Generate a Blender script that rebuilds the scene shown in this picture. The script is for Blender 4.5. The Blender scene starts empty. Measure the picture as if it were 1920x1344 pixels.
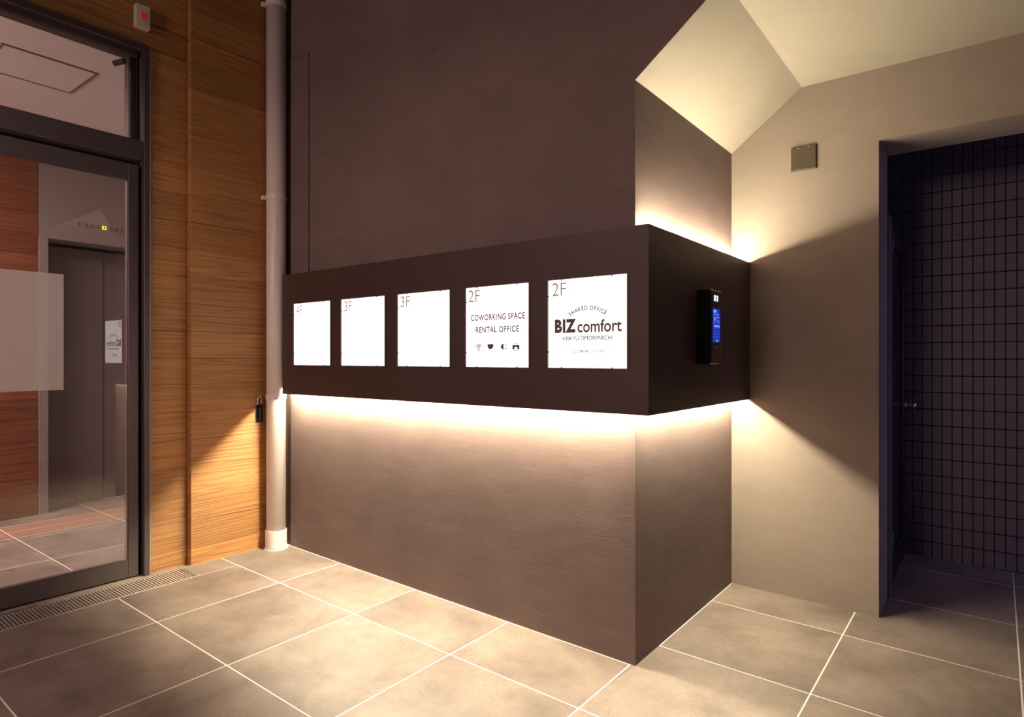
import bpy, bmesh, math, random
from mathutils import Vector
random.seed(7)
SC = bpy.context.scene
COL = SC.collection

# ------------------------------------------------------------------ camera
cam_d = bpy.data.cameras.new('camera'); cam_d.sensor_width = 36.0; cam_d.lens = 22.124
cam_d.clip_start = 0.02; cam_d.clip_end = 100
cam = bpy.data.objects.new('camera', cam_d); COL.objects.link(cam)
cam.location = (0, 0, 1.2); cam.rotation_euler = (math.radians(90), 0, math.radians(37.64))
SC.camera = cam
# ------------------------------------------------------------------ world, lights, exposure
SC.view_settings.view_transform = 'Standard'; SC.view_settings.look = 'None'
SC.view_settings.gamma = 1.0; SC.view_settings.use_curve_mapping = False
SC.view_settings.exposure = 0.0
W = bpy.data.worlds.new('night'); SC.world = W; W.use_nodes = True
bg = W.node_tree.nodes['Background']; bg.inputs[0].default_value = (0.85, 0.60, 0.62, 1); bg.inputs[1].default_value = 0.03

def area(name, loc, target, size, power, color, sy=None):
    d = bpy.data.lights.new(name, 'AREA'); d.energy = power; d.color = color; d.size = size
    if sy: d.shape = 'RECTANGLE'; d.size_y = sy
    o = bpy.data.objects.new(name, d); COL.objects.link(o); o.location = loc
    o.rotation_euler = (Vector(target) - Vector(loc)).to_track_quat('-Z', 'Y').to_euler()
    return o
area('overhead_fill', (-2.3, 0.35, 2.7), (-2.4, 0.5, 0), 0.6, 13, (1.0, 0.72, 0.66))  # unseen fill added overhead to lift the wood and floor
area('front_fill', (-2.7, -1.2, 1.6), (-1.9, 2.2, 1.5), 0.9, 5, (1.0, 0.60, 0.57))  # added pink fill for the dark wall, no lamp stands here
area('rear_fill', (-1.35, -4.6, 1.9), (-1.0, 2.2, 1.5), 1.2, 80, (1.0, 0.68, 0.61))  # invented fill behind the camera, brightens the right wall and pipe
area('lobby_downlight', (-4.5, -0.2, 2.78), (-4.5, -0.2, 0), 1.2, 150, (1.0, 0.80, 0.74))
area('lobby_side_fill', (-4.2, -2.6, 1.5), (-4.8, 1.5, 1.6), 1.2, 130, (1.0, 0.76, 0.72))  # extra fill added so light reaches the lift door
area('corridor_light', (2.3, 3.95, 1.2), (0.0, 4.1, 0.5), 0.5, 12.0, (0.42, 0.38, 1.0))
LED_C = (1.0, 0.86, 0.61); LED_S = 900.0; LED_TOP = 430.0
PANEL_S = 1.9

# ------------------------------------------------------------------ helpers
def tag(o, label=None, cat=None, group=None, kind=None):
    if label: o['label'] = label
    if cat: o['category'] = cat
    if group: o['group'] = group
    if kind: o['kind'] = kind
    return o
def worg(o):
    v = Vector((0, 0, 0))
    while o is not None: v = v + o.location; o = o.parent
    return v
def link(name, me, mat=None, parent=None, at=None):
    """mesh is in world coordinates unless at is given (then it is local to at)"""
    o = bpy.data.objects.new(name, me); COL.objects.link(o)
    if mat is not None and not me.materials: me.materials.append(mat)
    if parent is not None: o.parent = parent
    po = worg(parent) if parent is not None else Vector((0, 0, 0))
    o.location = (Vector(at) - po) if at is not None else -po
    return o
def build(name, bm, mat=None, parent=None, smooth=False, at=None):
    bmesh.ops.recalc_face_normals(bm, faces=bm.faces)
    me = bpy.data.meshes.new(name); bm.to_mesh(me); bm.free()
    if smooth:
        for p in me.polygons: p.use_smooth = True
    return link(name, me, mat, parent, at)
def empty(name, loc, label, cat, group=None):
    o = bpy.data.objects.new(name, None); COL.objects.link(o); o.location = loc; o.empty_display_size = 0.1
    return tag(o, label, cat, group)
def bxm(bm, a, b):
    x0, y0, z0 = a; x1, y1, z1 = b
    vs = [bm.verts.new(p) for p in ((x0,y0,z0),(x1,y0,z0),(x1,y1,z0),(x0,y1,z0),(x0,y0,z1),(x1,y0,z1),(x1,y1,z1),(x0,y1,z1))]
    for f in ((0,3,2,1),(4,5,6,7),(0,1,5,4),(1,2,6,5),(2,3,7,6),(3,0,4,7)): bm.faces.new([vs[i] for i in f])
    return vs
def box(name, a, b, mat, parent=None, bevel=0.0, at=None):
    bm = bmesh.new(); bxm(bm, a, b)
    if bevel: bmesh.ops.bevel(bm, geom=bm.edges[:], offset=bevel, segments=1, affect='EDGES')
    return build(name, bm, mat, parent, at=at)
def boxes(name, L, mat, parent=None, bevel=0.0):
    bm = bmesh.new()
    for a, b in L: bxm(bm, a, b)
    if bevel: bmesh.ops.bevel(bm, geom=bm.edges[:], offset=bevel, segments=1, affect='EDGES')
    return build(name, bm, mat, parent)
def prism(name, pts, lo, hi, mat, parent=None, axis='Y'):
    """polygon pts (2-D) extruded along axis"""
    bm = bmesh.new()
    def P(u, v, w): return (u, w, v) if axis == 'Y' else ((w, u, v) if axis == 'X' else (u, v, w))
    A = [bm.verts.new(P(u, v, lo)) for u, v in pts]; B = [bm.verts.new(P(u, v, hi)) for u, v in pts]
    bm.faces.new(A); bm.faces.new(B)
    n = len(pts)
    for i in range(n): bm.faces.new((A[i], A[(i+1) % n], B[(i+1) % n], B[i]))
    return build(name, bm, mat, parent)
def cyl(bm, c0, c1, r, n=24, r1=None):
    c0 = Vector(c0); c1 = Vector(c1); d = (c1 - c0).normalized()
    u = d.orthogonal().normalized(); v = d.cross(u); r1 = r if r1 is None else r1
    A = [bm.verts.new(c0 + (u*math.cos(t) + v*math.sin(t))*r) for t in (2*math.pi*i/n for i in range(n))]
    B = [bm.verts.new(c1 + (u*math.cos(t) + v*math.sin(t))*r1) for t in (2*math.pi*i/n for i in range(n))]
    bm.faces.new(A[::-1]); bm.faces.new(B)
    for i in range(n): bm.faces.new((A[i], A[(i+1) % n], B[(i+1) % n], B[i]))
def tube(name, c0, c1, r, mat, parent=None, n=40, r1=None):
    bm = bmesh.new(); cyl(bm, c0, c1, r, n, r1); o = build(name, bm, mat, parent)
    for p in o.data.polygons: p.use_smooth = len(p.vertices) == 4
    return o
def path_tube(name, pts, r, mat, parent=None, n=8):
    bm = bmesh.new()
    pts = [Vector(p) for p in pts]; rings = []
    for i, p in enumerate(pts):
        d = (pts[min(i+1, len(pts)-1)] - pts[max(i-1, 0)]).normalized()
        u = d.cross(Vector((0.3, 1, 0.1))).normalized(); v = d.cross(u)
        rings.append([bm.verts.new(p + (u*math.cos(t)+v*math.sin(t))*r) for t in (2*math.pi*k/n for k in range(n))])
    for a, b in zip(rings, rings[1:]):
        for k in range(n): bm.faces.new((a[k], a[(k+1) % n], b[(k+1) % n], b[k]))
    bm.faces.new(rings[0]); bm.faces.new(rings[-1])
    return build(name, bm, mat, parent, smooth=True)

# ------------------------------------------------------------------ materials
def mat(name, col, rough=0.6, metal=0.0, spec=0.5):
    m = bpy.data.materials.new(name); m.use_nodes = True
    b = m.node_tree.nodes['Principled BSDF']
    b.inputs['Base Color'].default_value = (*col, 1); b.inputs['Roughness'].default_value = rough
    b.inputs['Metallic'].default_value = metal; b.inputs['Specular IOR Level'].default_value = spec
    return m
def N(m, t, **kw):
    n = m.node_tree.nodes.new(t)
    for k, v in kw.items():
        if k in n.inputs: n.inputs[k].default_value = v
        else: setattr(n, k, v)
    return n
def L(m, a, b): m.node_tree.links.new(a, b)
def ramp(m, stops):
    r = m.node_tree.nodes.new('ShaderNodeValToRGB'); e = r.color_ramp.elements
    while len(e) < len(stops): e.new(0.5)
    for i, (p, c) in enumerate(stops): e[i].position = p; e[i].color = (*c, 1)
    return r
def mathn(m, op, a, b=None):
    n = m.node_tree.nodes.new('ShaderNodeMath'); n.operation = op
    for i, v in enumerate((a, b)):
        if v is None: continue
        if isinstance(v, (int, float)): n.inputs[i].default_value = v
        else: L(m, v, n.inputs[i])
    return n.outputs[0]
def objcoord(m, scale, rand=0.0, rot=(0, 0, 0)):
    tc = N(m, 'ShaderNodeTexCoord'); mp = N(m, 'ShaderNodeMapping'); mp.inputs['Scale'].default_value = scale
    mp.inputs['Rotation'].default_value = rot
    src = tc.outputs['Object']
    if rand:
        oi = N(m, 'ShaderNodeObjectInfo'); va = N(m, 'ShaderNodeVectorMath', operation='ADD')
        cb = N(m, 'ShaderNodeCombineXYZ')
        r = oi.outputs['Random']
        L(m, mathn(m, 'MULTIPLY', r, rand), cb.inputs[0]); L(m, mathn(m, 'MULTIPLY', r, rand*1.7), cb.inputs[1]); L(m, mathn(m, 'MULTIPLY', r, rand*2.3), cb.inputs[2])
        L(m, src, va.inputs[0]); L(m, cb.outputs[0], va.inputs[1]); src = va.outputs[0]
    L(m, src, mp.inputs['Vector']); return mp.outputs[0]
def bump(m, h, strength, dist=0.01, normal=None):
    b = N(m, 'ShaderNodeBump'); b.inputs['Strength'].default_value = strength; b.inputs['Distance'].default_value = dist
    L(m, h, b.inputs['Height'])
    if normal is not None: L(m, normal, b.inputs['Normal'])
    return b.outputs[0]

def plaster(name, col, var=0.12, strokes=0.5):
    m = mat(name, col, 0.75, spec=0.25); P = m.node_tree.nodes['Principled BSDF']
    v1 = objcoord(m, (1, 1, 1))
    warp = N(m, 'ShaderNodeTexNoise', Scale=1.6, Detail=2.0); L(m, v1, warp.inputs['Vector'])
    mix = N(m, 'ShaderNodeMix', data_type='VECTOR'); mix.inputs[0].default_value = 0.16
    L(m, v1, mix.inputs[4]); L(m, warp.outputs['Color'], mix.inputs[5])
    mp = N(m, 'ShaderNodeMapping'); mp.inputs['Scale'].default_value = (4, 4, 13); mp.inputs['Rotation'].default_value = (0.8, 0.8, 0.4)
    L(m, mix.outputs[1], mp.inputs['Vector'])
    st = N(m, 'ShaderNodeTexNoise', Scale=1.4, Detail=6.0, Roughness=0.68); L(m, mp.outputs[0], st.inputs['Vector'])
    bl = N(m, 'ShaderNodeTexNoise', Scale=2.2, Detail=3.0); L(m, v1, bl.inputs['Vector'])
    fine = N(m, 'ShaderNodeTexNoise', Scale=160.0, Detail=3.0); L(m, v1, fine.inputs['Vector'])
    a = tuple(c*(1-var) for c in col); b = tuple(min(1, c*(1+var)) for c in col)
    r = ramp(m, [(0.35, a), (0.65, b)])
    f = mathn(m, 'ADD', mathn(m, 'MULTIPLY', st.outputs[0], 0.45), mathn(m, 'MULTIPLY', bl.outputs[0], 0.55))
    L(m, f, r.inputs[0]); L(m, r.outputs[0], P.inputs['Base Color'])
    n1 = bump(m, st.outputs[0], strokes, 0.006)
    n2 = bump(m, fine.outputs[0], 0.25, 0.0015, n1)
    L(m, n2, P.inputs['Normal'])
    return m
M = {}
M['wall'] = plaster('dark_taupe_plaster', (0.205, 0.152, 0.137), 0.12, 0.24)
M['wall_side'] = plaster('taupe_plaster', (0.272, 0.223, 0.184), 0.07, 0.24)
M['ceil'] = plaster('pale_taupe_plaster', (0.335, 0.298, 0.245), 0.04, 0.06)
M['lobby_ceil'] = mat('lobby_ceiling_paint', (0.62, 0.56, 0.53), 0.8)

def wood(name, ca, cb, cc):
    m = mat(name, cb, 0.42, spec=0.4); P = m.node_tree.nodes['Principled BSDF']
    v = objcoord(m, (1, 1, 1), 11.0)
    mp = N(m, 'ShaderNodeMapping'); mp.inputs['Scale'].default_value = (5, 0.55, 15); L(m, v, mp.inputs['Vector'])
    broad = N(m, 'ShaderNodeTexNoise', Scale=1.0, Detail=2.0, Roughness=0.4); L(m, mp.outputs[0], broad.inputs['Vector'])
    # growth rings: sine of a warped height field
    rings = mathn(m, 'SINE', mathn(m, 'MULTIPLY', broad.outputs[0], 70.0))
    mp2 = N(m, 'ShaderNodeMapping'); mp2.inputs['Scale'].default_value = (30, 1.6, 150); L(m, v, mp2.inputs['Vector'])
    fib = N(m, 'ShaderNodeTexNoise', Scale=1.0, Detail=4.0, Roughness=0.65); L(m, mp2.outputs[0], fib.inputs['Vector'])
    h = mathn(m, 'ADD', mathn(m, 'MULTIPLY', rings, 0.11), fib.outputs[0])
    r = ramp(m, [(0.28, ca), (0.50, cb), (0.78, cc)])
    L(m, h, r.inputs[0])
    oi = N(m, 'ShaderNodeObjectInfo'); hs = N(m, 'ShaderNodeHueSaturation')
    L(m, mathn(m, 'ADD', mathn(m, 'MULTIPLY', oi.outputs['Random'], 0.3), 0.85), hs.inputs['Value'])
    L(m, r.outputs[0], hs.inputs['Color']); L(m, hs.outputs[0], P.inputs['Base Color'])
    L(m, bump(m, h, 0.9, 0.004), P.inputs['Normal'])
    return m
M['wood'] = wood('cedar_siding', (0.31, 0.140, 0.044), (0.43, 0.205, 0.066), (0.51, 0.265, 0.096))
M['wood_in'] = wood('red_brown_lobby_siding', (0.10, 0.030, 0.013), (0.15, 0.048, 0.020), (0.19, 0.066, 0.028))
M['seam'] = mat('dark_brown_joint', (0.05, 0.022, 0.012), 0.9)
M['frame'] = mat('dark_bronze_aluminium', (0.085, 0.065, 0.066), 0.42, 0.3)
M['gap'] = mat('black_rubber', (0.006, 0.005, 0.005), 0.8)
M['steel_edge'] = mat('grey_sealant', (0.28, 0.26, 0.26), 0.5)

def stone(name, ca, cb, speck=0.35):
    m = mat(name, cb, 0.5, spec=0.4); P = m.node_tree.nodes['Principled BSDF']
    v = objcoord(m, (1, 1, 1), 9.0)
    n1 = N(m, 'ShaderNodeTexNoise', Scale=3.2, Detail=7.0, Roughness=0.66, Distortion=0.25); L(m, v, n1.inputs['Vector'])
    r = ramp(m, [(0.32, ca), (0.66, cb)]); L(m, n1.outputs[0], r.inputs[0])
    sp = N(m, 'ShaderNodeTexNoise', Scale=170.0, Detail=2.0, Roughness=0.5); L(m, v, sp.inputs['Vector'])
    patch = N(m, 'ShaderNodeTexNoise', Scale=4.5, Detail=2.0); L(m, v, patch.inputs['Vector'])
    s = ramp(m, [(0.58, (0, 0, 0)), (0.66, (1, 1, 1))]); L(m, sp.outputs[0], s.inputs[0])
    p = ramp(m, [(0.42, (0, 0, 0)), (0.58, (1, 1, 1))]); L(m, patch.outputs[0], p.inputs[0])
    mx = N(m, 'ShaderNodeMix', data_type='RGBA')
    L(m, mathn(m, 'MULTIPLY', mathn(m, 'MULTIPLY', s.outputs[0], p.outputs[0]), speck), mx.inputs[0])
    L(m, r.outputs[0], mx.inputs[6]); mx.inputs[7].default_value = (0.13, 0.075, 0.045, 1)
    L(m, mx.outputs[2], P.inputs['Base Color'])
    L(m, bump(m, sp.outputs[0], 0.12, 0.002), P.inputs['Normal'])
    return m
M['stone'] = stone('concrete_look_tile', (0.14, 0.110, 0.094), (0.275, 0.222, 0.188), 0.75)
M['grout'] = mat('cream_grout', (0.85, 0.78, 0.69), 0.8)
M['red_band'] = mat('red_brown_floor_strip', (0.34, 0.19, 0.14), 0.5)
M['pvc'] = mat('white_pink_pvc', (0.82, 0.74, 0.70), 0.35)
M['box'] = mat('dark_brown_laminate', (0.066, 0.038, 0.034), 0.45, spec=0.5)
M['black'] = mat('gloss_black', (0.004, 0.004, 0.005), 0.15)
M['chrome'] = mat('chrome', (0.75, 0.75, 0.75), 0.2, 1.0)
M['steel'] = mat('stainless_grate', (0.52, 0.46, 0.40), 0.4, 0.4)
M['white'] = mat('ivory_plastic', (0.72, 0.64, 0.54), 0.4)
M['plate'] = mat('olive_metal_plate', (0.08, 0.064, 0.036), 0.4, 0.3)
M['panelpaint'] = M['wall']
M['walltile'] = mat('glazed_mauve_tile', (0.110, 0.092, 0.118), 0.5, spec=0.5)
M['tilegrout'] = mat('black_grout', (0.012, 0.009, 0.009), 0.9)
M['darkwood'] = mat('black_brown_door', (0.016, 0.008, 0.006), 0.4)
M['gatepost'] = mat('blue_tinted_post', (0.09, 0.09, 0.10), 0.5)  # bluish corridor light put into the post's grey
M['lift'] = mat('lift_door_steel', (0.135, 0.105, 0.100), 0.5, 0.1)
M['liftframe'] = mat('lift_frame_steel', (0.22, 0.18, 0.17), 0.45, 0.2)

def emis(name, col, s, base=(0, 0, 0)):
    m = mat(name, base, 0.5); P = m.node_tree.nodes['Principled BSDF']
    P.inputs['Emission Color'].default_value = (*col, 1); P.inputs['Emission Strength'].default_value = s
    return m
M['led'] = emis('warm_led', LED_C, LED_S)
M['led_top'] = emis('warm_led_top', LED_C, LED_TOP)
M['led_side'] = emis('warm_led_side', LED_C, 640.0)
M['opal'] = emis('lit_opal_acrylic', (1.0, 0.90, 0.86), PANEL_S, (0.6, 0.6, 0.6))
M['vinyl'] = emis('brown_vinyl_print', (1.0, 0.42, 0.36), 0.055, (0.02, 0.01, 0.01))
M['vinyl_gold'] = emis('bronze_vinyl_print', (1.0, 0.60, 0.36), 0.26, (0.02, 0.01, 0.01))
M['redlamp'] = emis('red_lamp', (1.0, 0.03, 0.01), 0.22, (0.3, 0.01, 0.005))
M['blue'] = emis('blue_screen', (0.02, 0.06, 1.0), 0.45)
M['paleblue'] = emis('pale_blue_pixels', (0.22, 0.38, 1.0), 0.9)
M['whiteled'] = emis('cool_white_led', (0.55, 0.8, 1.0), 3.0)
M['green'] = emis('green_key', (0.03, 0.9, 0.3), 0.5)
M['yellow'] = emis('yellow_lit_number', (1.0, 0.72, 0.02), 1.6)
M['ink'] = mat('black_ink', (0.012, 0.008, 0.008), 0.6)
M['inkgrey'] = mat('grey_print', (0.35, 0.34, 0.33), 0.6)
M['indbox'] = mat('indicator_box', (0.17, 0.14, 0.13), 0.5)

def glass():
    m = bpy.data.materials.new('clear_glass'); m.use_nodes = True; nt = m.node_tree; nt.nodes.clear()
    out = N(m, 'ShaderNodeOutputMaterial'); mx = N(m, 'ShaderNodeMixShader')
    tr = N(m, 'ShaderNodeBsdfTransparent'); tr.inputs[0].default_value = (0.92, 0.91, 0.90, 1)
    gl = N(m, 'ShaderNodeBsdfGlossy'); gl.inputs['Roughness'].default_value = 0.0
    fr = N(m, 'ShaderNodeFresnel'); fr.inputs['IOR'].default_value = 1.9
    L(m, fr.outputs[0], mx.inputs[0]); L(m, tr.outputs[0], mx.inputs[1]); L(m, gl.outputs[0], mx.inputs[2]); L(m, mx.outputs[0], out.inputs[0])
    return m
M['glass'] = glass()
def film():
    m = mat('perforated_film', (0.62, 0.57, 0.54), 0.6); nt = m.node_tree; P = nt.nodes['Principled BSDF']
    tc = N(m, 'ShaderNodeTexCoord'); sx = N(m, 'ShaderNodeSeparateXYZ'); L(m, tc.outputs['Object'], sx.inputs[0])
    k = 2*math.pi/0.0068
    a = mathn(m, 'COSINE', mathn(m, 'MULTIPLY', mathn(m, 'ADD', sx.outputs[1], sx.outputs[2]), k))
    b = mathn(m, 'COSINE', mathn(m, 'MULTIPLY', mathn(m, 'SUBTRACT', sx.outputs[1], sx.outputs[2]), k))
    hole = mathn(m, 'GREATER_THAN', mathn(m, 'ADD', a, b), 0.85)
    tr = N(m, 'ShaderNodeBsdfTransparent'); mx = N(m, 'ShaderNodeMixShader')
    L(m, hole, mx.inputs[0]); L(m, P.outputs[0], mx.inputs[1]); L(m, tr.outputs[0], mx.inputs[2])
    L(m, mx.outputs[0], nt.nodes['Material Output'].inputs[0])
    return m
M['film'] = film()

# ------------------------------------------------------------------ dimensions
Yw, Yr, Xr = 2.2385, 3.363, -1.119          # main wall, right wall, return wall
Xb, Yb, ZB0, ZB1 = -1.0235, 2.156, 0.9875, 1.700   # sign box faces
XW, XP = -3.600, -3.555                      # siding face, pier face
ZC = 2.551; YT = 4.54
def fz(x, y): return -0.0205*(x + 1.119) + 0.007*(y - 2.2385)
def fzc(x, y): return fz(x, y)

# ------------------------------------------------------------------ floor and its tiles
bm = bmesh.new()
def slab(bm, x0, y0, x1, y1, top, bot):
    P = [(x0,y0),(x1,y0),(x1,y1),(x0,y1)]
    A = [bm.verts.new((x, y, fz(x, y) + bot)) for x, y in P]; B = [bm.verts.new((x, y, fz(x, y) + top)) for x, y in P]
    bm.faces.new(A[::-1]); bm.faces.new(B)
    for i in range(4): bm.faces.new((A[i], A[(i+1) % 4], B[(i+1) % 4], B[i]))
for q in ((-3.62, -2.6, -3.552, 4.60), (-3.372, -2.6, 2.6, 4.60), (-3.552, 1.645, -3.372, 4.60), (-3.552, -2.6, -3.372, -0.6)): slab(bm, *q, -0.0004, -0.12)
floor = build('floor', bm, M['grout']); tag(floor, kind='structure')
gx = [-3.560 + 0.605*i for i in range(11)]; gy = [1.249 + 0.604*j for j in range(-7, 7)]
DR = (-3.552, -3.372, -0.6, 1.645)            # drain slot in the floor
def floor_tile(x0, y0, x1, y1):
    if x1 - x0 < 0.012 or y1 - y0 < 0.012: return
    bm = bmesh.new(); slab(bm, x0, y0, x1, y1, 0.0, -0.010)
    bmesh.ops.recalc_face_normals(bm, faces=bm.faces)
    top = [e for e in bm.edges if all(abs(v.co.z - fz(v.co.x, v.co.y)) < 1e-5 for v in e.verts)]
    bmesh.ops.bevel(bm, geom=top, offset=0.0008, segments=1, affect='EDGES')
    build('floor_tile', bm, M['stone'], floor)
g = 0.0023
for i in range(len(gx)-1):
    for j in range(len(gy)-1):
        x0, x1, y0, y1 = gx[i]+g, gx[i+1]-g, gy[j]+g, gy[j+1]-g
        x1 = min(x1, 2.5); y1 = min(y1, YT-0.004)
        if x0 > 2.4 or y0 > YT: continue
        if x1 < Xr + 0.2:                      # in front of the dark wall
            y1 = min(y1, Yw - 0.004)
            if y0 >= y1: continue
        x0 = max(x0, -3.553)
        if x0 < DR[1] and y0 < DR[3] and y1 > DR[2]:   # notch for the drain: pieces beside it
            yc = min(y1, DR[3])
            floor_tile(DR[1]+0.002, y0, x1, y1)
            if y1 > DR[3]: floor_tile(x0, DR[3]+0.003, DR[1]-0.001, y1)
            continue
        if x0 < Xr and x1 > Xr and y1 > Yw:
            if y0 < Yw: floor_tile(x0, y0, x1, min(y1, 4.6)); continue
            x0 = Xr + 0.004
            floor_tile(x0, y0, x1, y1); continue
        floor_tile(x0, y0, x1, y1)

# ------------------------------------------------------------------ dark wall, return, right wall, ceiling
slope = (-0.771, ZC)
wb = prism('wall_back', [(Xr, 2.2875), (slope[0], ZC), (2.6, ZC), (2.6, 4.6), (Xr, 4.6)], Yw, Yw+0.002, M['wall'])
bm = bmesh.new()
bxm(bm, (-3.449, Yw, -0.03), (Xr, Yr+0.25, 4.6))
bm.from_mesh(wb.data)
me = bpy.data.meshes.new('wall_back'); bmesh.ops.recalc_face_normals(bm, faces=bm.faces); bm.to_mesh(me); bm.free(); me.materials.append(M['wall']); wb.data = me
tag(wb, kind='structure')
o = box('wall_recess', (-3.62, 2.246, -0.03), (-3.44, 2.40, 4.6), M['wall']); tag(o, kind='structure')
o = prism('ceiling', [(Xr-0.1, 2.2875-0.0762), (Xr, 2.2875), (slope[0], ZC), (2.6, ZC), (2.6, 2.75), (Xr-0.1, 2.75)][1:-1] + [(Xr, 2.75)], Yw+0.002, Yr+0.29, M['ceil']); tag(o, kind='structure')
# right wall with the corridor opening
ox0, ox1, oz = -0.437, 1.1, 2.215
bm = bmesh.new()
for a, b in (((Xr-0.02, Yr, -0.04), (ox0, Yr+0.285, ZC+0.15)), ((ox0, Yr, oz), (ox1, Yr+0.285, ZC+0.15)), ((ox1, Yr, -0.08), (2.6, Yr+0.285, ZC+0.15))): bxm(bm, a, b)
bmesh.ops.remove_doubles(bm, verts=bm.verts, dist=1e-5)
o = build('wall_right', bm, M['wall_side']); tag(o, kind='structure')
# corridor shell behind the opening
tw = box('wall_tiled', (-1.6, YT+0.006, -0.05), (2.6, YT+0.15, 3.0), M['tilegrout']); tag(tw, kind='structure')
o = box('ceiling_corridor', (-1.6, Yr+0.285, 2.9), (2.6, YT+0.15, 3.0), M['wall_side']); tag(o, kind='structure')
o = box('wall_corridor', (-1.75, Yr+0.25, -0.05), (-1.6, YT+0.15, 3.0), M['wall_side']); tag(o, kind='structure')
# wall tiles 50 x 100 mm pitch
bm = bmesh.new(); bxm(bm, (-0.0228, -0.006, -0.0476), (0.0228, 0.006, 0.0476)); bmesh.ops.bevel(bm, geom=bm.edges[:], offset=0.0012, segments=1, affect='EDGES')
bmesh.ops.recalc_face_normals(bm, faces=bm.faces)
tme = bpy.data.meshes.new('wall_tile'); bm.to_mesh(tme); bm.free(); tme.materials.append(M['walltile'])
for c in range(12):
    for r in range(25):
        link('wall_tile', tme, None, tw, (-0.4625+0.05*c+0.025, YT+0.003, 0.046+0.1*r))
bm = bmesh.new()
def t_(cx, cz): bxm(bm, (cx-0.0228, YT-0.003, cz-0.0476), (cx+0.0228, YT+0.009, cz+0.0476))
for c in list(range(-6, 0)) + list(range(12, 56)):
    for r in range(28): t_(-0.4375+0.05*c, 0.046+0.1*r)
for c in range(12):
    for r in range(25, 28): t_(-0.4375+0.05*c, 0.046+0.1*r)
tag(build('wall_tile_field', bm, M['walltile'], tw), kind='stuff')

# ------------------------------------------------------------------ left wall: siding
zs = [-0.02, .137, .289, .440, .592, .7485, .900, 1.055, 1.202, 1.352, 1.5065, 1.66, 1.812, 1.962, 2.113, 2.269, 2.417, 2.57, 2.712, 2.855, 2.998, 3.15, 3.30, 3.45, 3.60]
DY0, DY1, DZ = -0.80, 1.484, 2.863           # door opening
bm = bmesh.new()
for a, b in (((-3.74, DY1, -0.03), (-3.618, 2.40, 3.62)), ((-3.74, DY0, DZ), (-3.618, DY1, 3.62)), ((-3.74, -2.6, -0.03), (-3.618, DY0, 3.62))): bxm(bm, a, b)
wl = build('wall_left', bm, M['seam']); tag(wl, kind='structure')
def board(y0, y1, z0, z1, x0, x1, m, parent, name='siding_board'):
    h = (z1 - z0)/2; w = (y1 - y0)/2; d = (x1 - x0)/2
    bm = bmesh.new(); bxm(bm, (-d, -w, -h+0.0006), (d, w, h-0.0006)); bmesh.ops.bevel(bm, geom=bm.edges[:], offset=0.0015, segments=1, affect='EDGES')
    build(name, bm, m, parent, at=((x0+x1)/2, (y0+y1)/2, (z0+z1)/2))
for z0, z1 in zip(zs, zs[1:]):
    jx = random.uniform(-0.0008, 0.0008)
    board(1.683, 2.272, z0, z1, -3.619, XP+jx, M['wood'], wl)
    if z0 >= 2.85: board(-0.6, 1.681, max(z0, DZ+0.004), z1, -3.619, XW+jx, M['wood'], wl); board(-2.6, -0.603, z0, z1, -3.619, XW, M['wood'], wl)
    else:
        if z1 > 2.8: z1 = DZ
        board(DY1+0.002, 1.681, z0, z1, -3.619, XW+jx, M['wood'], wl)
        board(-2.6, DY0-0.002, z0, z1, -3.619, XW, M['wood'], wl)
# lipped metal joint cover between siding panels
o = prism('trim_1', [(XP-0.02, 2.972), (XP+0.012, 2.972), (XP+0.012, 2.981), (XP-0.02, 2.994)], 1.683-0.01, 2.272, M['wood'], axis='Y')
tag(o, 'thin brown ledge across the wood pier level with the white switch box', kind='structure')
o = prism('trim_2', [(XW-0.01, 2.972), (XW+0.012, 2.972), (XW+0.012, 2.981), (XW-0.01, 2.994)], 1.46, 1.672, M['wood'], axis='Y')
tag(o, 'short brown ledge between the white switch box and the wood pier', kind='structure')
# threshold strip between drain and door
bm = bmesh.new(); slab(bm, -3.62, -0.8, -3.556, 1.68, 0.001, -0.02)
o = build('trim_3', bm, mat('threshold_mortar', (0.33, 0.27, 0.22), 0.8)); tag(o, kind='structure')
bm = bmesh.new(); slab(bm, -3.574, -0.8, -3.556, 0.98, 0.004, -0.01)
o = build('trim_4', bm, M['stone']); tag(o, kind='structure')

# ------------------------------------------------------------------ glass entrance door
door = bpy.data.objects.new('door_1', None); COL.objects.link(door); door.location = (-3.61, 1.0, 0.045)
tag(door, 'glazed entrance door with dark bronze frame in the wood wall', kind='structure')
F = M['frame']
box('post', (-3.70, 1.450, 0.02), (-3.578, 1.478, DZ), F, door, 0.002)
box('sealant_edge', (-3.63, 1.478, 0.03), (-3.580, 1.4835, DZ), M['steel_edge'], door)
box('post', (-3.70, DY0, 0.02), (-3.578, DY0+0.05, DZ), F, door, 0.002)
box('head', (-3.70, DY0+0.05, 2.828), (-3.578, 1.450, DZ), F, door, 0.002)
box('head_stop', (-3.70, DY0+0.05, 2.804), (-3.622, 1.437, 2.828), F, door, 0.002)
box('transom_bar', (-3.70, DY0+0.05, 2.250), (-3.585, 1.450, 2.352), F, door, 0.002)
box('post_stop', (-3.70, 1.400, 2.352), (-3.645, 1.437, 2.804), F, door, 0.002)
box('post_recess', (-3.72, 1.437, 0.03), (-3.635, 1.450, 2.25), M['gap'], door)
box('post_recess', (-3.72, 1.437, 2.352), (-3.635, 1.450, 2.828), M['gap'], door)
box('track_recess', (-3.70, DY0+0.05, 2.224), (-3.66, 1.437, 2.25), M['gap'], door)
box('transom_glass', (-3.634, DY0+0.05, 2.350), (-3.630, 1.402, 2.806), M['glass'], door)
sash = box('sash_stile', (-3.645, 1.381, 0.054), (-3.600, 1.431, 2.222), F, door, 0.002)
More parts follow.
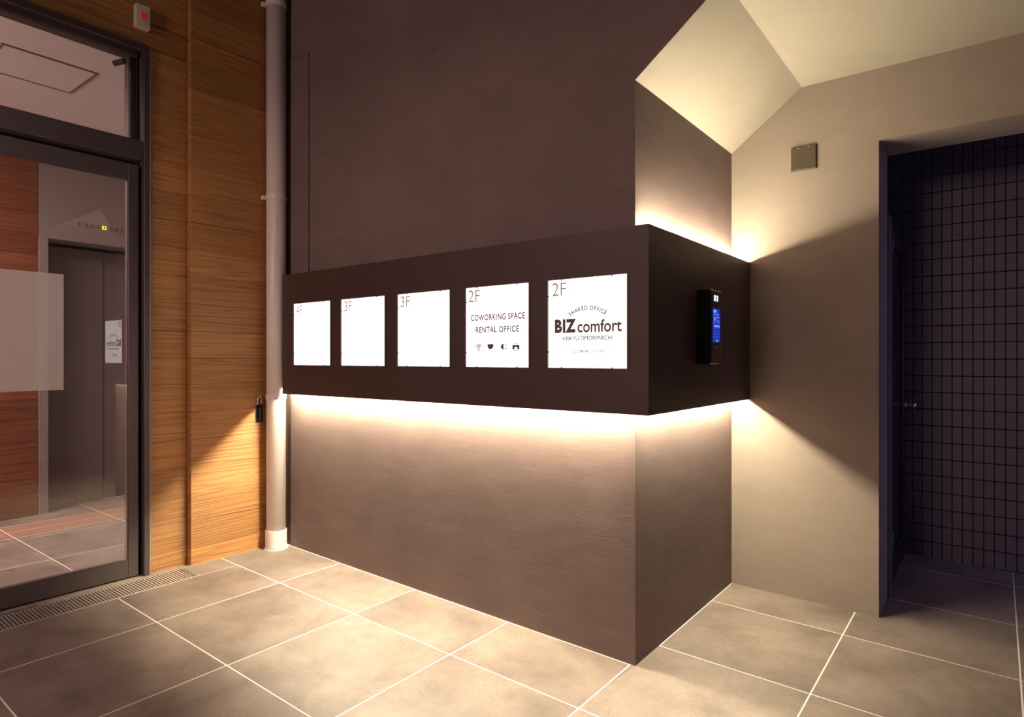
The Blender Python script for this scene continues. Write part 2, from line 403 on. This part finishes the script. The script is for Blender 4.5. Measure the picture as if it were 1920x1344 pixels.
box('sash_stile', (-3.645, 0.36, 0.054), (-3.600, 0.41, 2.222), F, door, 0.002)
box('sash_top_rail', (-3.645, 0.41, 2.140), (-3.600, 1.381, 2.222), F, door, 0.002)
box('sash_bottom_rail', (-3.645, 0.41, 0.054), (-3.600, 1.381, 0.145), F, door, 0.002)
box('door_glass', (-3.611, 0.41, 0.14), (-3.607, 1.3815, 2.142), M['glass'], door)
fl = box('window_film', (-3.6062, 0.46, 1.047), (-3.6058, 1.095, 1.610), M['film'], door); tag(fl, 'pale grey perforated film square on the glass')
box('side_stile', (-3.70, 0.32, 0.054), (-3.650, 0.37, 2.222), F, door, 0.002)
box('side_glass', (-3.672, DY0+0.05, 0.14), (-3.668, 0.33, 2.222), M['glass'], door)
box('side_bottom_rail', (-3.70, DY0+0.05, 0.054), (-3.650, 0.32, 0.145), F, door, 0.002)
box('sill', (-3.72, DY0+0.05, 0.02), (-3.62, 1.45, 0.051), F, door)
bm = bmesh.new(); cyl(bm, (-3.66, 1.385, 2.775), (-3.72, 1.36, 2.770), 0.014, 16); build('closer_peg', bm, M['gap'], door)

# ------------------------------------------------------------------ lobby behind the glass
XL, XE, LZ = -5.59, -5.80, 2.85
fl = box('floor_lobby', (-6.0, -2.9, -0.1), (-3.66, 2.6, 0.0485), M['grout']); tag(fl, kind='structure')
lx = [-5.80, -5.36, -5.17, -4.98, -4.905, -4.295, -3.69]
for i in range(len(lx)-1):
    for j in range(len(gy)-1):
        x0, x1, y0, y1 = lx[i]+g, lx[i+1]-g, gy[j]+g, min(gy[j+1]-g, 2.6)
        if y0 > 2.55 or j == len(gy)-2: continue
        red_band = i in (1, 2)  # reddish brown band along the lobby floor
        box('floor_strip' if red_band else 'floor_tile', (x0, y0, 0.044), (x1, y1, 0.0489), M['red_band'] if red_band else M['stone'], fl, 0.0008)
lw = box('wall_lobby', (-6.0, -2.9, 0), (XL-0.012, 1.54, LZ), M['seam']); tag(lw, kind='structure')
bm = bmesh.new(); bxm(bm, (-6.0, 1.54, 2.095), (XL, 2.6, LZ)); o = build('wall_lift', bm, M['liftframe']); tag(o, kind='structure')
for z0, z1 in zip(zs, zs[1:]):
    if z0 > LZ-0.05: break
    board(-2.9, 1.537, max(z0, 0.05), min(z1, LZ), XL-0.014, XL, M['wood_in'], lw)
o = box('ceiling_lobby', (-6.0, -2.9, LZ), (-3.74, 2.6, LZ+0.1), M['lobby_ceil']); tag(o, kind='structure')
o = box('wall_lobby_end', (-6.0, 2.6, 0), (-3.62, 2.7, LZ+0.1), M['lobby_ceil']); tag(o, kind='structure')
o = box('wall_lobby_near', (-6.0, -3.0, 0), (-3.62, -2.9, LZ+0.1), M['lobby_ceil']); tag(o, kind='structure')
lift = bpy.data.objects.new('door_2', None); COL.objects.link(lift); lift.location = (XE, 2.0, 0.05)
tag(lift, 'grey lift door seen through the entrance glass', kind='structure')
box('door_jamb', (-6.0, 1.540, 0.05), (XL+0.004, 1.600, 2.095), M['liftframe'], lift, 0.002)
box('door_jamb', (-6.0, 1.600, 0.05), (XE+0.004, 1.635, 2.095), M['liftframe'], lift)
box('door_panel', (XE-0.05, 1.635, 0.052), (XE, 2.033, 2.07), M['lift'], lift, 0.001)
box('door_panel', (XE-0.07, 2.030, 0.052), (XE-0.014, 2.60, 2.07), M['lift'], lift, 0.001)
box('door_head_gap', (XE-0.07, 1.60, 2.07), (XE-0.02, 2.60, 2.10), M['gap'], lift)
# floor indicator above the lift door
ind = empty('floor_indicator', (XL, 1.95, 2.215), 'row of lift floor numbers with the four lit yellow above the lift door', 'lift indicator')
box('backing_strip', (XL, 1.76, 2.212), (XL+0.003, 2.14, 2.250), M['liftframe'], ind)

def text_mesh(s, offset=0.0, space=1.0):
    c = bpy.data.curves.new('t', 'FONT'); c.body = s; c.size = 1.0; c.offset = offset; c.space_character = space; c.fill_mode = 'BOTH'; c.resolution_u = 6
    o = bpy.data.objects.new('t', c); COL.objects.link(o)
    bpy.context.view_layer.update()
    dg = bpy.context.evaluated_depsgraph_get()
    me = bpy.data.meshes.new_from_object(o.evaluated_get(dg))
    bpy.data.objects.remove(o); bpy.data.curves.remove(c)
    me.materials.clear()
    return me
def put_text(name, s, rect, plane, m, parent, offset=0.0, space=1.0, face='Y', fat=0.0):
    """fit text into rect=(u0,u1,z0,z1); face Y: reads from -Y; face X: reads from +X (u = y)"""
    me = text_mesh(s, offset, space); me.name = name
    xs = [v.co.x for v in me.vertices]; ys = [v.co.y for v in me.vertices]
    a, b, c, d = min(xs), max(xs), min(ys), max(ys); u0, u1, z0, z1 = rect
    for v in me.vertices:
        u = u0 + (v.co.x - a)/(b-a)*(u1-u0); z = z0 + (v.co.y - c)/(d-c)*(z1-z0)
        v.co = (u, plane, z) if face == 'Y' else (plane, u, z)
    if fat:      # heavier strokes: the same flat letters laid again a hair to each side
        bm = bmesh.new()
        for k, (du, dz) in enumerate(((-fat, 0), (fat, 0), (0, -fat), (0, fat))):
            for v in me.vertices: v.co += Vector((du, -0.00005*k, dz))
            bm.from_mesh(me)
            for v in me.vertices: v.co -= Vector((du, -0.00005*k, dz))
        bm.to_mesh(me); bm.free()
    return link(name, me, m, parent)
ny = [1.845, 1.8865, 1.928, 1.9695, 2.011, 2.0525, 2.094]
for k, y in enumerate(ny):
    lit = k == 3
    b = box('number_window', (XL+0.002, y-0.016, 2.216), (XL+0.006, y+0.016, 2.246), M['yellow'] if lit else M['indbox'], ind, 0.001)
    if lit: tag(b, 'lit yellow number window')
    put_text('number', str(k+1), (y-(0.004 if k == 0 else 0.008), y+(0.004 if k == 0 else 0.008), 2.220, 2.242), XL+0.0068, M['ink'], b, 0.01, face='X')
b = box('arrow_window', (XL+0.002, 1.796-0.016, 2.216), (XL+0.006, 1.796+0.016, 2.246), M['indbox'], ind, 0.001)
prism('arrow', [(1.786, 2.240), (1.806, 2.240), (1.796, 2.222)], XL+0.006, XL+0.0068, M['ink'], b, axis='X')
# ceiling hatch
h = empty('ceiling_hatch', (-4.34, 1.2, LZ), 'square access hatch in the pale lobby ceiling above the glass door', 'hatch')
hx0, hx1, hy0, hy1 = -4.56, -4.118, 0.975, 1.424
hm = mat('hatch_frame_metal', (0.20, 0.16, 0.15), 0.5)
for a, b in (((hx0, hy0), (hx1, hy0+0.012)), ((hx0, hy1-0.012), (hx1, hy1)), ((hx0, hy0+0.012), (hx0+0.012, hy1-0.012)), ((hx1-0.012, hy0+0.012), (hx1, hy1-0.012))):
    box('hatch_frame', (a[0], a[1], LZ-0.006), (b[0], b[1], LZ), hm, h)
box('hatch_panel', (hx0+0.014, hy0+0.014, LZ-0.004), (hx1-0.014, hy1-0.014, LZ), M['lobby_ceil'], h)

# ------------------------------------------------------------------ sign box
sb = empty('sign_box', (-2.2, Yw, ZB0), 'long dark brown wall box wrapping the corner with five lit white sign panels', 'sign')
XB0 = -3.408
panels = [(-3.294, -2.941), (-2.845, -2.488), (-2.391, -2.032), (-1.931, -1.574), (-1.475, -1.113)]
pz0, pz1 = 1.162, 1.522
def lattice(name, us, vs, hole, w0, w1, m, parent):
    bm = bmesh.new(); nu, nv = len(us)-1, len(vs)-1
    def q(*p): bm.faces.new([bm.verts.new(x) for x in p])
    solid = lambda i, j: 0 <= i < nu and 0 <= j < nv and not hole(i, j)
    for i in range(nu):
        for j in range(nv):
            if not solid(i, j): continue
            a, b, c, d = us[i], us[i+1], vs[j], vs[j+1]
            q((a,w0,c),(b,w0,c),(b,w0,d),(a,w0,d)); q((a,w1,c),(a,w1,d),(b,w1,d),(b,w1,c))
            if not solid(i-1, j): q((a,w0,c),(a,w0,d),(a,w1,d),(a,w1,c))
            if not solid(i+1, j): q((b,w0,c),(b,w1,c),(b,w1,d),(b,w0,d))
            if not solid(i, j-1): q((a,w0,c),(a,w1,c),(b,w1,c),(b,w0,c))
            if not solid(i, j+1): q((a,w0,d),(b,w0,d),(b,w1,d),(a,w1,d))
    bmesh.ops.remove_doubles(bm, verts=bm.verts, dist=1e-5)
    return build(name, bm, m, parent)
us = [XB0]
for a, b in panels: us += [a-0.004, b+0.004]
us += [Xb]
T = 0.012
lattice('front_face', us, [ZB0, pz0-0.004, pz1+0.004, ZB1], lambda i, j: j == 1 and i % 2 == 1, Yb, Yb+T, M['box'], sb)
box('side_face', (Xb-T, Yb+T, ZB0), (Xb, Yr, ZB1), M['box'], sb)
box('top_cover', (XB0, Yb+T, ZB1-0.006), (Xr, Yw, ZB1), M['box'], sb)
box('end_cover', (XB0, Yb+T, ZB0+0.036), (XB0+T, Yw, ZB1-0.006), M['box'], sb)
# mounting rails carry the light strips just inside the open edges
box('lower_rail', (XB0+T, Yw-0.045, ZB0+0.040), (Xr+0.045, Yw, ZB0+0.060), M['box'], sb)
box('lower_rail', (Xr, Yw, ZB0+0.040), (Xr+0.045, Yr, ZB0+0.060), M['box'], sb)
box('upper_rail', (Xr, Yw-0.02, ZB1-0.040), (Xr+0.045, Yr, ZB1-0.018), M['box'], sb)
box('light_strip', (XB0+0.014, Yw-0.036, ZB0+0.037), (Xr+0.036, Yw-0.024, ZB0+0.040), M['led'], sb)
box('light_strip', (Xr+0.024, Yw-0.01, ZB0+0.037), (Xr+0.036, Yr-0.02, ZB0+0.040), M['led_side'], sb)
box('light_strip', (Xr+0.022, Yw+0.02, ZB1-0.018), (Xr+0.038, Yr-0.02, ZB1-0.015), M['led_top'], sb)

bm = bmesh.new(); cyl(bm, (0, 0.002, 0), (0, -0.0015, 0), 0.0028, 8); bmesh.ops.recalc_face_normals(bm, faces=bm.faces)
screw_me = bpy.data.meshes.new('screw'); bm.to_mesh(screw_me); bm.free(); screw_me.materials.append(M['box'])
YF = Yb+0.0045     # opal face
def flat(name, polys, m, parent, plane=YF-0.0008):
    bm = bmesh.new()
    for p in polys:
        A = [bm.verts.new((u, plane, z)) for u, z in p]; bm.faces.new(A)
    return build(name, bm, m, parent)
floors = ['4F', '3F', '3F', '2F', '2F']
fbox = [(-3.2746, -3.2078), (-2.8208, -2.7555), (-2.3712, -2.3045), (-1.9171, -1.8491), (-1.4554, -1.3879)]
P5 = []
for k, (a, b) in enumerate(panels):
    p = box('light_panel', (a, YF, pz0), (b, Yb+0.05, pz1), M['opal'], sb)
    P5.append(p)
    tag(p, ['lit white panel reading 4F', 'lit white panel reading 3F, next to the 4F one', 'lit white panel reading 3F, next to the coworking one',
            'lit white panel with office words and four icons', 'lit white panel with a company name under an arched line'][k])
    boxes('panel_frame', [((a-0.010, Yb-0.002, pz0-0.010), (b+0.010, Yb+0.004, pz0-0.001)), ((a-0.010, Yb-0.002, pz1+0.001), (b+0.010, Yb+0.004, pz1+0.010)),
                          ((a-0.010, Yb-0.002, pz0-0.001), (a-0.001, Yb+0.004, pz1+0.001)), ((b+0.001, Yb-0.002, pz0-0.001), (b+0.010, Yb+0.004, pz1+0.001))], M['box'], p)
    for u in (0.18, 0.82):
        for q in ((a+u*(b-a), pz0+0.002), (a+u*(b-a), pz1-0.002), (a+0.002, pz0+u*0.36)):
            link('screw', screw_me, None, p, (q[0], YF-0.0005, q[1]))
    put_text('floor_number', floors[k], (*fbox[k], 1.457, 1.5105), YF-0.0008, M['vinyl_gold'], p, -0.006)
# fourth panel
p = P5[3]
put_text('lettering', 'COWORKING SPACE', (-1.9031, -1.5966, 1.3705, 1.3985), YF-0.0008, M['vinyl'], p, 0.026, 1.12)
put_text('lettering', 'RENTAL OFFICE', (-1.873, -1.6287, 1.3150, 1.3430), YF-0.0008, M['vinyl'], p, 0.026, 1.12)
def arc(cx, cz, r0, r1, a0, a1, n=14):
    o = []
    for i in range(n):
        t0 = math.radians(a0+(a1-a0)*i/n); t1 = math.radians(a0+(a1-a0)*(i+1)/n)
        o.append([(cx+r0*math.cos(t0), cz+r0*math.sin(t0)), (cx+r1*math.cos(t0), cz+r1*math.sin(t0)), (cx+r1*math.cos(t1), cz+r1*math.sin(t1)), (cx+r0*math.cos(t1), cz+r0*math.sin(t1))])
    return o
def rect(x0, x1, z0, z1): return [(x0, z0), (x1, z0), (x1, z1), (x0, z1)]
def disc(cx, cz, r, a0=0, a1=360, n=20): return [(cx+r*math.cos(math.radians(a0+(a1-a0)*i/n)), cz+r*math.sin(math.radians(a0+(a1-a0)*i/n))) for i in range(n+(1 if a1-a0 < 360 else 0))]
cx, cz = -1.8556, 1.2375
flat('wifi_icon', [disc(cx, cz, 0.0040)] + arc(cx, cz, 0.0080, 0.0120, 42, 138) + arc(cx, cz, 0.0155, 0.0195, 42, 138) + arc(cx, cz, 0.0232, 0.0272, 42, 138) + arc(cx, cz, 0.0310, 0.0338, 45, 135)[:0], M['vinyl'], p)
cx, cz = -1.7870, 1.2640
flat('cup_icon', [[(cx-0.017, cz), (cx-0.017, cz-0.006)] + disc(cx, cz-0.006, 0.017, 180, 360, 12) + [(cx+0.017, cz)], rect(cx-0.013, cx+0.013, cz-0.030, cz-0.0275)] + arc(cx+0.0185, cz-0.0075, 0.0035, 0.0062, -100, 90), M['vinyl'], p)
cx, cz = -1.7150, 1.2515
flat('plug_icon', [disc(cx+0.002, cz, 0.0135, 90, 270, 14), rect(cx-0.021, cx-0.010, cz-0.0018, cz+0.0018), rect(cx+0.0035, cx+0.0062, cz-0.016, cz+0.016),
                   rect(cx+0.0075, cx+0.021, cz+0.0070, cz+0.0100), rect(cx+0.0075, cx+0.021, cz-0.0100, cz-0.0070)], M['vinyl'], p)
cx, cz = -1.6445, 1.2505
flat('printer_icon', [rect(cx-0.0115, cx-0.0090, cz+0.008, cz+0.016), rect(cx+0.0090, cx+0.0115, cz+0.008, cz+0.016), rect(cx-0.0115, cx+0.0115, cz+0.0145, cz+0.0168),
                      rect(cx-0.019, cx+0.019, cz-0.001, cz+0.008), rect(cx-0.019, cx-0.0095, cz-0.011, cz-0.001), rect(cx+0.0095, cx+0.019, cz-0.011, cz-0.001),
                      rect(cx-0.0095, cx-0.0070, cz-0.0165, cz-0.001), rect(cx+0.0070, cx+0.0095, cz-0.0165, cz-0.001), rect(cx-0.0095, cx+0.0095, cz-0.0165, cz-0.0142)], M['vinyl'], p)
# fifth panel
p = P5[4]
put_text('lettering', 'BIZ', (-1.443, -1.3403, 1.3040, 1.3600), YF-0.0008, M['vinyl'], p, 0.060, 1.15)
put_text('lettering', 'comfort', (-1.3340, -1.1359, 1.3035, 1.3540), YF-0.0008, M['vinyl'], p, 0.02)
put_text('lettering', 'KEIKYU OMORIMACHI', (-1.4029, -1.1758, 1.2728, 1.2895), YF-0.0008, M['vinyl'], p, 0.0, fat=0.0005)
put_text('lettering', '入口は外階段側にございます', (-1.3678, -1.2140, 1.2225, 1.2355), YF-0.0008, M['vinyl'], p, 0.0, fat=0.0003)
flat('rule_line', [rect(-1.4136, -1.1672, 1.2436, 1.2450)], M['vinyl'], p)
flat('rule_line', [rect(-1.4136, -1.1672, 1.2120, 1.2134)], M['vinyl'], p)
# arched line, letter by letter
s = 'SHARED OFFICE'; ccx = -1.2885; R0 = 0.150; czz = 1.3935 - R0
from_a, to_a = 123.5, 56.5
wd = {'I': 0.42, ' ': 0.55, 'F': 0.85, 'E': 0.88, 'S': 0.92, 'O': 1.18, 'D': 1.08, 'H': 1.05}
ws = [wd.get(c, 1.0) for c in s]; tot = sum(ws); acc = 0
bm = bmesh.new()
for c, w in zip(s, ws):
    am = math.radians(from_a + (to_a-from_a)*(acc + w/2)/tot); acc += w
    if c == ' ': continue
    me = text_mesh(c, 0.034); xs = [v.co.x for v in me.vertices]; mx = (min(xs)+max(xs))/2
    ux, uz = math.sin(am), -math.cos(am); nx, nz = math.cos(am), math.sin(am)
    for v in me.vertices:
        u = (v.co.x - mx)*0.0200; w_ = v.co.y*0.0235
        v.co = (ccx + nx*(R0+w_) + ux*u, YF-0.0008, czz + nz*(R0+w_) + uz*u)
    bm.from_mesh(me)
build('arched_lettering', bm, M['vinyl'], p)

# ------------------------------------------------------------------ keypad reader on the box's side face
kp = empty('keypad_reader', (Xb, 2.69, 1.176), 'slim black intercom keypad with blue screen on the side of the sign box', 'keypad')
XK = -0.963
box('body', (Xb, 2.626, 1.176), (XK, 2.760, 1.495), M['black'], kp, 0.003)
box('face_plate', (XK, 2.632, 1.181), (XK+0.0012, 2.754, 1.490), M['black'], kp)
sc_ = box('screen', (XK+0.0012, 2.650, 1.270), (XK+0.002, 2.738, 1.415), M['blue'], kp); tag(sc_, 'glowing blue screen')
def kb(name, y0, y1, z0, z1, m, x=XK+0.0022, par=None): return box(name, (x-0.0004, y0, z0), (x, y1, z1), m, par or sc_)
kb('screen_tab', 2.656, 2.694, 1.397, 1.409, M['paleblue'])
boxes('screen_drawing', [((XK+0.0018, y, z), (XK+0.0022, y+w, z+h_)) for y, z, w, h_ in
      ((2.66, 1.388, .03, .003), (2.70, 1.376, .03, .004), (2.668, 1.362, .012, .016), (2.695, 1.345, .003, .045), (2.70, 1.362, .03, .002), (2.662, 1.349, .006, .008), (2.72, 1.345, .003, .02), (2.66, 1.335, .072, .008), (2.705, 1.386, .012, .008), (2.66, 1.352, .003, .03))], M['paleblue'], sc_)
for r in range(4):
    for c in range(3): kb('key', 2.664+c*0.026, 2.669+c*0.026, 1.288+r*0.0115+0.004, 1.291+r*0.0115+0.004, M['paleblue'])
kb('call_key', 2.684, 2.714, 1.272, 1.281, M['green'])
for dy in (0, 0.030):
    for dz in (0, 0.013):
        bm = bmesh.new(); cyl(bm, (XK+0.001, 2.674+dy, 1.453+dz), (XK+0.003, 2.674+dy, 1.453+dz), 0.0065, 12); build('indicator_light', bm, M['whiteled'], kp)
bm = bmesh.new(); cyl(bm, (XK+0.001, 2.697, 1.250), (XK+0.0016, 2.697, 1.250), 0.006, 14); build('sensor', bm, M['inkgrey'], kp)
box('nameplate', (XK+0.001, 2.688, 1.188), (XK+0.0016, 2.708, 1.192), M['inkgrey'], kp)

# ------------------------------------------------------------------ drain pipe
px, py = -3.479, 2.158
pr = 0.0565
pp = empty('drain_pipe', (px, py, fz(px, py)), 'white vertical drain pipe in the corner between wood and dark wall', 'pipe')
zb = fz(px, py)
tube('pipe_body', (px, py, zb+0.004), (px, py, 3.7), pr, M['pvc'], pp, 48)
def socket(z0, z1, r):
    bm = bmesh.new(); cyl(bm, (px, py, z0), (px, py, z1), r, 48); bmesh.ops.bevel(bm, geom=[e for e in bm.edges if abs(e.verts[0].co.z-e.verts[1].co.z) < 1e-6], offset=0.0025, segments=2, affect='EDGES')
    o = build('pipe_socket', bm, M['pvc'], pp)
    for q in o.data.polygons: q.use_smooth = abs(q.normal.z) < 0.9 if hasattr(q, 'normal') else True
socket(zb+0.006, 0.161, 0.0625); socket(0.954, 0.983, 0.0605); socket(2.163, 2.192, 0.0605); socket(3.335, 3.365, 0.0605)
for z in (2.177, 3.35):
    box('clamp_lug', (px-0.060, py-0.066, z-0.014), (px-0.036, py-0.040, z+0.010), M['pvc'], pp, 0.002)
bm = bmesh.new(); cyl(bm, (px, py, zb-0.002), (px, py, zb+0.003), 0.070, 40)
o = build('mortar_collar', bm, M['grout'], pp); tag(o, 'cream mortar ring')
# small key safe hanging beside the pipe
ks = empty('key_box', (-3.545, 2.105, 0.80), 'small black key box hanging on a shackle beside the white pipe', 'key box')
bm = bmesh.new(); bxm(bm, (-3.553, 2.070, 0.812), (-3.531, 2.104, 0.922)); bmesh.ops.bevel(bm, geom=bm.edges[:], offset=0.007, segments=3, affect='EDGES')
build('body', bm, M['black'], ks, smooth=True)
bm = bmesh.new(); bxm(bm, (-3.5545, 2.0675, 0.815), (-3.547, 2.101, 0.919)); bmesh.ops.bevel(bm, geom=bm.edges[:], offset=0.003, segments=2, affect='EDGES')
build('metal_rim', bm, M['chrome'], ks)
pts = [(-3.542, 2.083 + 0.012*math.cos(t) + 0.003, 0.945 + 0.030*math.sin(t)) for t in [math.pi*i/10 for i in range(11)]]
pts = [(-3.542, pts[0][1], 0.918)] + pts + [(-3.542, pts[-1][1], 0.918)]
path_tube('shackle', pts, 0.0035, M['chrome'], ks)

# ------------------------------------------------------------------ switch box above the door
sw = empty('lamp_switch_box', (XW, 1.43, 2.945), 'white surface switch box with a red lamp on the wood above the door', 'switch')
SX = XW + 0.040
bm = bmesh.new(); bxm(bm, (XW, 1.405, 2.942), (SX, 1.474, 3.062)); bmesh.ops.bevel(bm, geom=bm.edges[:], offset=0.0035, segments=2, affect='EDGES')
build('body', bm, M['white'], sw)
box('insert_plate', (SX-0.001, 1.421, 2.966), (SX+0.0015, 1.458, 3.038), M['white'], sw, 0.0008)
o = box('lamp', (SX, 1.428, 2.984), (SX+0.003, 1.450, 3.024), M['redlamp'], sw, 0.001); tag(o, 'red glowing lamp window')
box('pull_tab', (SX, 1.428, 2.972), (SX+0.003, 1.450, 2.976), M['white'], sw)

# ------------------------------------------------------------------ blank plate on the right wall
cp = empty('cover_plate', (-0.762, Yr, 2.132), 'olive square metal cover plate on the taupe wall above the sign box', 'plate')
bm = bmesh.new(); bxm(bm, (-0.820, Yr-0.012, 2.134), (-0.702, Yr, 2.253)); bmesh.ops.bevel(bm, geom=[e for e in bm.edges if all(v.co.y < Yr-0.01 for v in e.verts)], offset=0.004, segments=1, affect='EDGES')
build('plate', bm, M['plate'], cp)
for x in (-0.784, -0.738):
    for z in (2.142, 2.245):
        bm = bmesh.new(); cyl(bm, (x, Yr-0.011, z), (x, Yr-0.0145, z), 0.004, 12); build('screw', bm, M['chrome'], cp)

# ------------------------------------------------------------------ flush access panel on the dark wall
o = empty('access_panel', (-3.35, Yw, 1.72), 'tall narrow access panel in the dark wall just right of the white pipe', 'panel')
box('panel', (-3.440, Yw-0.006, 1.712), (-3.262, Yw, 3.022), M['wall'], o, 0.002)
box('panel_edge', (-3.262, Yw-0.010, 1.704), (-3.254, Yw, 3.030), M['wall'], o, 0.001)
box('panel_edge', (-3.440, Yw-0.010, 3.022), (-3.262, Yw, 3.030), M['wall'], o, 0.001)
box('panel_edge', (-3.440, Yw-0.010, 1.704), (-3.262, Yw, 1.712), M['wall'], o, 0.001)

# ------------------------------------------------------------------ slot drain along the door
dr = empty('drain_grate', (-3.46, 0.9, 0.04), 'long slotted metal drain grate in the floor along the door', 'drain grate')
x0, x1, y0, y1 = DR
def sl(name, x0, y0, x1, y1, top, bot, m, par=dr):
    bm = bmesh.new(); slab(bm, x0, y0, x1, y1, top, bot); return build(name, bm, m, par)
sl('grate_frame', x0, y0, x0+0.006, y1, 0.001, -0.05, M['steel']); sl('grate_frame', x1-0.006, y0, x1, y1, 0.001, -0.05, M['steel'])
o = sl('end_plate', x0+0.006, y1-0.028, x1-0.006, y1, 0.001, -0.05, M['stone']); tag(o, 'stone end piece')
sl('channel', x0+0.006, y0, x1-0.006, y1-0.028, -0.050, -0.055, M['gap'])
n = int((y1-0.03-y0)/0.0146)
bm = bmesh.new(); bxm(bm, (-0.084, -0.0036, -0.006), (0.084, 0.0036, 0.006)); bmesh.ops.recalc_face_normals(bm, faces=bm.faces)
sme = bpy.data.meshes.new('slat'); bm.to_mesh(sme); bm.free(); sme.materials.append(M['steel'])
for k in range(n):
    y = y1-0.036-0.0146*k; c = ((x0+x1)/2)
    q = link('slat', sme, None, dr, (c, y, fz(c, y)-0.0055))
    q.rotation_euler = (0, math.atan(0.0205), 0)

# ------------------------------------------------------------------ corridor door leaf
cd = bpy.data.objects.new('door_3', None); COL.objects.link(cd); cd.location = (-0.45, 4.1, 0)
tag(cd, 'black brown door leaf standing open against the tiled wall', kind='structure')
DX0, DX1 = -0.478, -0.441
box('door_post', (-0.52, 3.665, -0.01), (-0.432, 3.79, 1.93), M['gatepost'], cd, 0.002)
box('leaf_stile', (DX0, 3.80, 0.02), (DX1, 3.90, 1.915), M['darkwood'], cd, 0.002)
box('leaf_stile', (DX0, 4.35, 0.02), (DX1, 4.445, 1.915), M['darkwood'], cd, 0.002)
box('leaf_rail', (DX0, 3.90, 1.80), (DX1, 4.35, 1.915), M['darkwood'], cd, 0.002)
box('leaf_rail', (DX0, 3.90, 0.02), (DX1, 4.35, 0.16), M['darkwood'], cd, 0.002)
box('leaf_panel', (DX0+0.01, 3.90, 0.16), (DX1-0.012, 4.35, 1.80), M['darkwood'], cd)
for z in (0.25, 1.80):
    tube('hinge', (-0.434, 3.80, z-0.055), (-0.434, 3.80, z+0.055), 0.009, M['gatepost'], cd, 14)
kn = tube('door_knob', (DX1, 4.40, 0.925), (DX1+0.012, 4.40, 0.925), 0.020, M['chrome'], cd, 20)
tube('knob_stem', (DX1+0.012, 4.40, 0.925), (DX1+0.040, 4.40, 0.925), 0.008, M['chrome'], kn, 14)
bm = bmesh.new(); bmesh.ops.create_uvsphere(bm, u_segments=20, v_segments=12, radius=0.022)
for v in bm.verts: v.co.x *= 0.75; v.co += Vector((DX1+0.050, 4.40, 0.925))
build('knob_ball', bm, M['chrome'], kn, smooth=True)
